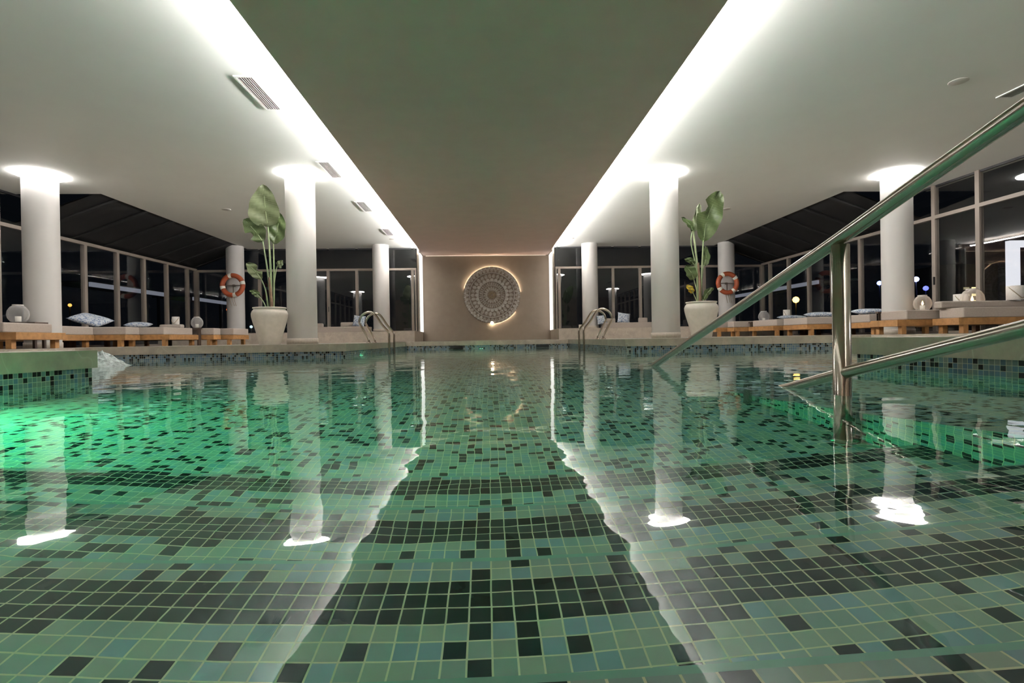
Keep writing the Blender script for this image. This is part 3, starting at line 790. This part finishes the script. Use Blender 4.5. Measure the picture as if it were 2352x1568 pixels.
pillow(-3.88, 15.98, .84, .36, .36, .12, (-.25, .12, 0), 'blue printed pillow behind the left ladder on the rear bench')
pillow(3.56, 16.02, .775, .30, .30, .10, (-.3, -.1, 0), 'small blue printed pillow seen through the right ladder loop')
pillow(4.25, 16.0, .82, .40, .34, .12, (-.3, .15, 0), 'printed pillow on the right rear bench, right of the ladder')
pillow(7.95, 10.4, .668, .60, .50, .12, (-1.5, 0, .1), 'pale printed pillow flat on the daybed left of the right column')
pillow(7.75, 11.7, .668, .60, .50, .12, (-1.5, 0, .0), 'pale blue pillow flat on the daybed behind the handrail post')
pillow(7.70, 12.8, .658, .55, .45, .10, (-1.52, 0, .1), 'pale blue folded towel pillow right of the white cylinder')

# ================================================================= LANTERNS, HOLDERS
def lantern(x, y, z, s, lab, lit=False, tray=True):
    t = thing('glass_lantern', lab, 'lantern', (x, y, z), 'round glass lanterns')
    pr = [(.05, .0), (.085, .01), (.118, .06), (.13, .11), (.122, .17), (.092, .225), (.06, .25), (.055, .255)]
    MB().lathe([(r*s, h*s) for r, h in pr], n=32, caps=False).build('glass_bowl', M_LANT, t)
    MB().lathe([(.058*s, .248*s), (.066*s, .252*s), (.066*s, .262*s), (.055*s, .262*s), (.055*s, .25*s)], n=28, caps=False).build('rim', M_CERAM, t)
    MB().lathe([(.036*s, .004*s), (.036*s, .09*s), (.001, .092*s)], n=16, caps=False).build('candle', M_WBAND, t)
    if lit: MB().lathe([(.001, 0), (.016*s, .02*s), (.011*s, .045*s), (.001, .075*s)], c=(0, 0, .093*s), n=10, caps=False).build('flame', M_FLAME, t)
    return t
def basket(x, y, z, r, h, lab):
    t = thing('candle_basket', lab, 'candle holder', (x, y, z), 'white woven candle holders')
    MB().lathe([(r*.92, 0), (r, .02), (r, h), (r*.9, h), (r*.9, .03), (.001, .03)], n=32, caps=False).build('body', M_CERAM, t)
    MB().tube(bez([(-r, -.005, h*.9), (-r*.7, -r*.85, h*.45), (0, -r*1.12, h*.12), (r*.7, -r*.85, h*.45), (r, -.005, h*.9)], 6), .007, 6).build('rope_handle', M_ROPE, t)
    return t
def sidetable(x0, x1, y0, y1, z, lab, th=.03, z0=None):
    cx, cy_ = (x0+x1)/2, (y0+y1)/2; zz = ZD
    t = thing('side_table', lab, 'side table', (cx, cy_, zz), 'low dark wooden side tables')
    MB().box(x0-cx, x1-cx, y0-cy_, y1-cy_, z-zz-th, z-zz).build('table_top', M_DTRAY, t)
    for lx in (x0-cx+.04, x1-cx-.04):
        for ly in (y0-cy_+.04, y1-cy_-.04): MB().box(lx-.02, lx+.02, ly-.02, ly+.02, 0, z-zz-th).build('leg', M_DTRAY, t)
sidetable(-8.3, -7.35, 8.82, 9.08, .625, 'dark low table behind the daybed at the left picture edge')
lantern(-7.72, 8.95, .626, 1.12, 'round glass lantern beside the far left column')
sidetable(-7.5, -6.75, 12.53, 12.67, .605, 'dark slim table between daybeds under the left round lantern')
lantern(-6.83, 12.6, .606, 1.0, 'small round glass lantern right of the candle cylinder, left row')
bolster(-7.5, -7.02, 12.35, .601, .685, 'thin taupe cushion under the white candle cylinder')
basket(-7.16, 12.33, .686, .075, .175, 'small white candle cylinder on the left daybed row')
sidetable(7.0, 7.9, 13.47, 13.63, .575, 'dark slim table between daybeds under the right round lantern')
lantern(7.38, 13.55, .576, 1.08, 'small round glass lantern on the right, under the sloping rail')
basket(7.86, 13.3, .601, .085, .27, 'tall white candle cylinder right of the small lantern')
sidetable(7.02, 8.95, 9.03, 9.10, .600, 'dark slim shelf table behind the daybed in front of the right column')
sidetable(7.6, 8.95, 8.28, 8.40, .605, 'dark slim table between the two nearest right daybeds')
lantern(7.70, 8.85, .601, 1.05, 'round glass lantern against the right edge of the right column', lit=True)
basket(8.36, 8.80, .601, .105, .28, 'large white candle holder with rope handle, behind the lit lantern')
lantern(8.20, 8.42, .607, 1.28, 'large round glass lantern with a burning candle at right', lit=True)
basket(8.62, 8.10, .723, .11, .23, 'white candle holder with rope handle at the right picture edge')
# small box on platform
o = MB().box(-.07, .07, -.05, .05, 0, .14).build('small_box', M_WBAND); o.location = (2.95, 16.2, ZP+.0); tag(o, 'small cream box on the platform left of the right rear column', 'box')

# ================================================================= POOL FITTINGS
def pool_lamp(loc, axis, lab, m=None):
    t = thing('pool_light', lab, 'pool light', loc, 'round green underwater lights')
    s = 1
    q = 1.0 if m else .55
    pr = [(.001, .012), (.085*q, .012), (.085*q, 0)]
    rp = [(.088*q, 0), (.088*q, .016), (.105*q, .014), (.108*q, 0)]
    def put(name, prof, m):
        mb = MB(); mb.lathe([(r, z) for r, z in prof], n=28, caps=False)
        o = mb.build(name, m, t)
        o.rotation_euler = {'+x': (0, PI/2+(.45 if m else 0), 0), '-x': (0, -PI/2, 0), '-y': (PI/2, 0, 0), '+y': (-PI/2, 0, 0)}[axis]
        return o
    put('lens', pr, m or M_POOLL); put('bezel', rp, M_STEEL)
    return t
pool_lamp((-XN, 2.0, -.46), '+x', 'green underwater light low on the left wall beside the steps', M_STAIRL)
pool_lamp((-XF, 8.56, -.16), '+x', 'green underwater light on the left wall of the far pool')
pool_lamp((-.16, YF, -.16), '-y', 'green underwater light at the middle of the far end wall')
for x, l in ((-.77, 'dark skimmer slot at the left of the far end wall'), (1.38, 'dark skimmer slot at the right of the far end wall')):
    t = thing('skimmer', l, 'pool skimmer', (x, YF, .04), 'skimmer slots in the far end wall')
    MB().box(-.15, .15, -.004, .0, -.038, .038).build('opening', M_BLACK, t)
    f = MB(); f.box(-.165, -.15, -.008, 0, -.04, .04); f.box(.15, .165, -.008, 0, -.04, .04); f.build('frame', M_DARKFR, t)
# bubbling water jet
mb = MB(); n = 36; m_ = 14
pts = []
for j in range(m_+1):
    row = []
    for i in range(n):
        a = 2*PI*i/n; s = j/m_
        r = .34*s; z = .15*(math.cos(s*PI)*.5+.5)+.012*math.sin(5*a+9*s)*(1-s)+.030*random.uniform(-1, 1)*(1-s)
        row.append((r*math.cos(a), r*math.sin(a), z-.004))
    pts.append(row)
for j in range(m_):
    for i in range(n):
        k = (i+1) % n; mb.face([pts[j][i], pts[j+1][i], pts[j+1][k], pts[j][k]], sm=True)
fo = mb.build('water_jet', M_FOAM); fo.location = (-4.16, 5.75, 0); tag(fo, 'frothy white water jet bubbling up by the left pool corner', 'water jet')

# ================================================================= OUTDOORS
gm = MB(); gm.box(-60, -9.4, -30, 80, -.35, -.25); gm.box(9.4, 60, -30, 80, -.35, -.25); gm.box(-9.4, 9.4, 17.7, 80, -.35, -.25)
struct(gm.build('ground', simple('night_lawn', (.03, .035, .02), .95, noise=.4, nscale=3)))
def garden_lamp(x, y, z, r, col, st, lab, cat='garden lamp'):
    t = thing('garden_lamp', lab, cat, (x, y, -.25), 'lamps in the dark garden')
    MB().tube([(0, 0, 0), (0, 0, z+.25-r)], .03, 8).build('post', M_BLACK, t)
    MB().lathe([(.001, -r), (r*.7, -r*.7), (r, 0), (r*.7, r*.7), (.001, r)], c=(0, 0, z+.25), n=16, caps=False).build('globe', emit('lamp_glow', col, st), t)
garden_lamp(-16.95, 22, 1.90, .07, (1, .5, .1), 2.0, 'small amber lamp outside left, above the printed pillow')
garden_lamp(-10.67, 22, 1.63, .07, (1, .15, .03), 2.0, 'small red-orange lamp outside below the left life ring')
garden_lamp(-9.75, 22, .91, .06, (.7, .9, 1), 1.5, 'small white lamp outside between left back column and pot')
garden_lamp(13.42, 22, 1.73, .14, (1, .55, .12), 8.0, 'bright orange lamp outside seen under the sloping rail')
garden_lamp(17.19, 22, 2.41, .10, (.25, .35, 1), 6.0, 'blue lamp outside just left of the right column')
garden_lamp(18.86, 22, 2.56, .12, (.35, .4, 1), 8.0, 'upper bright blue lamp outside right of the right column')
garden_lamp(19.3, 22, 2.16, .11, (.15, .18, .9), 2.5, 'lower dim blue lamp outside right of the right column')
t = thing('lit_portal', 'white glowing portal frame outside at the right picture edge', 'doorway', (21.0, 20, -.25))
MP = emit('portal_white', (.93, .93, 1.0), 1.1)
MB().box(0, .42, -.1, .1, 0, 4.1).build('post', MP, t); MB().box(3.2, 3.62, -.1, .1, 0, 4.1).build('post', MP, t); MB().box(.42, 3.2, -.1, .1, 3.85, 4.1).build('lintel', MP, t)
t = thing('garden_house', 'dark house outside with two columns of lit yellow windows', 'house', (25.15, 26, -.25))
MB().box(-1.2, 1.6, 0, 3, 0, 4.0).build('wall', M_DARKFR, t)
for i, (dx, w_, st) in enumerate(((-.15, .30, .25), (.28, .26, 1.6))):
    for z in (1.80, 2.14, 2.48):
        MB().box(dx-w_/2, dx+w_/2, -.03, 0, z-.06+.25, z+.06+.25).build('lit_window', emit('window_glow', (1, .85, .4), st), t)

MC = emit('cove_reflection_glow', (.62, .66, .80), .28)
def cove_reflection(x, y0, y1, z, lab):  # glowing strip added outside in place of the cove light's reflection in the glass
    t = thing('cove_reflection_strip', lab, 'cove_reflection', (x, y0, -.25), 'added strips standing in for the cove light reflection')
    MB().box(-.05, .05, 0, y1-y0, z+.25-.09, z+.25+.09).build('glow_strip', MC, t)
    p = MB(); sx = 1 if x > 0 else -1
    p.box(min(0, sx*2.2), max(0, sx*2.2), 0, y1-y0, z+.25+.09, z+.25+.15); p.build('added_cap_slab', M_DARKFR, t)  # dark slab and posts made up to carry the added strip
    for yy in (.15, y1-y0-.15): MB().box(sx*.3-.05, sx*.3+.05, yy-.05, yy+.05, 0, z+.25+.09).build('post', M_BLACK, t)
cove_reflection(-16.0, 21.8, 26.8, 2.72, 'long pale strip added outside the left windows as the cove light reflection, above the pillows')
cove_reflection(-16.0, 29.2, 32.8, 2.72, 'shorter pale strip added outside as the cove light reflection, just left of the left life ring')
cove_reflection(16.0, 24.4, 34.5, 2.74, 'long pale strip added outside the right windows as the cove light reflection, behind the sloping rail')
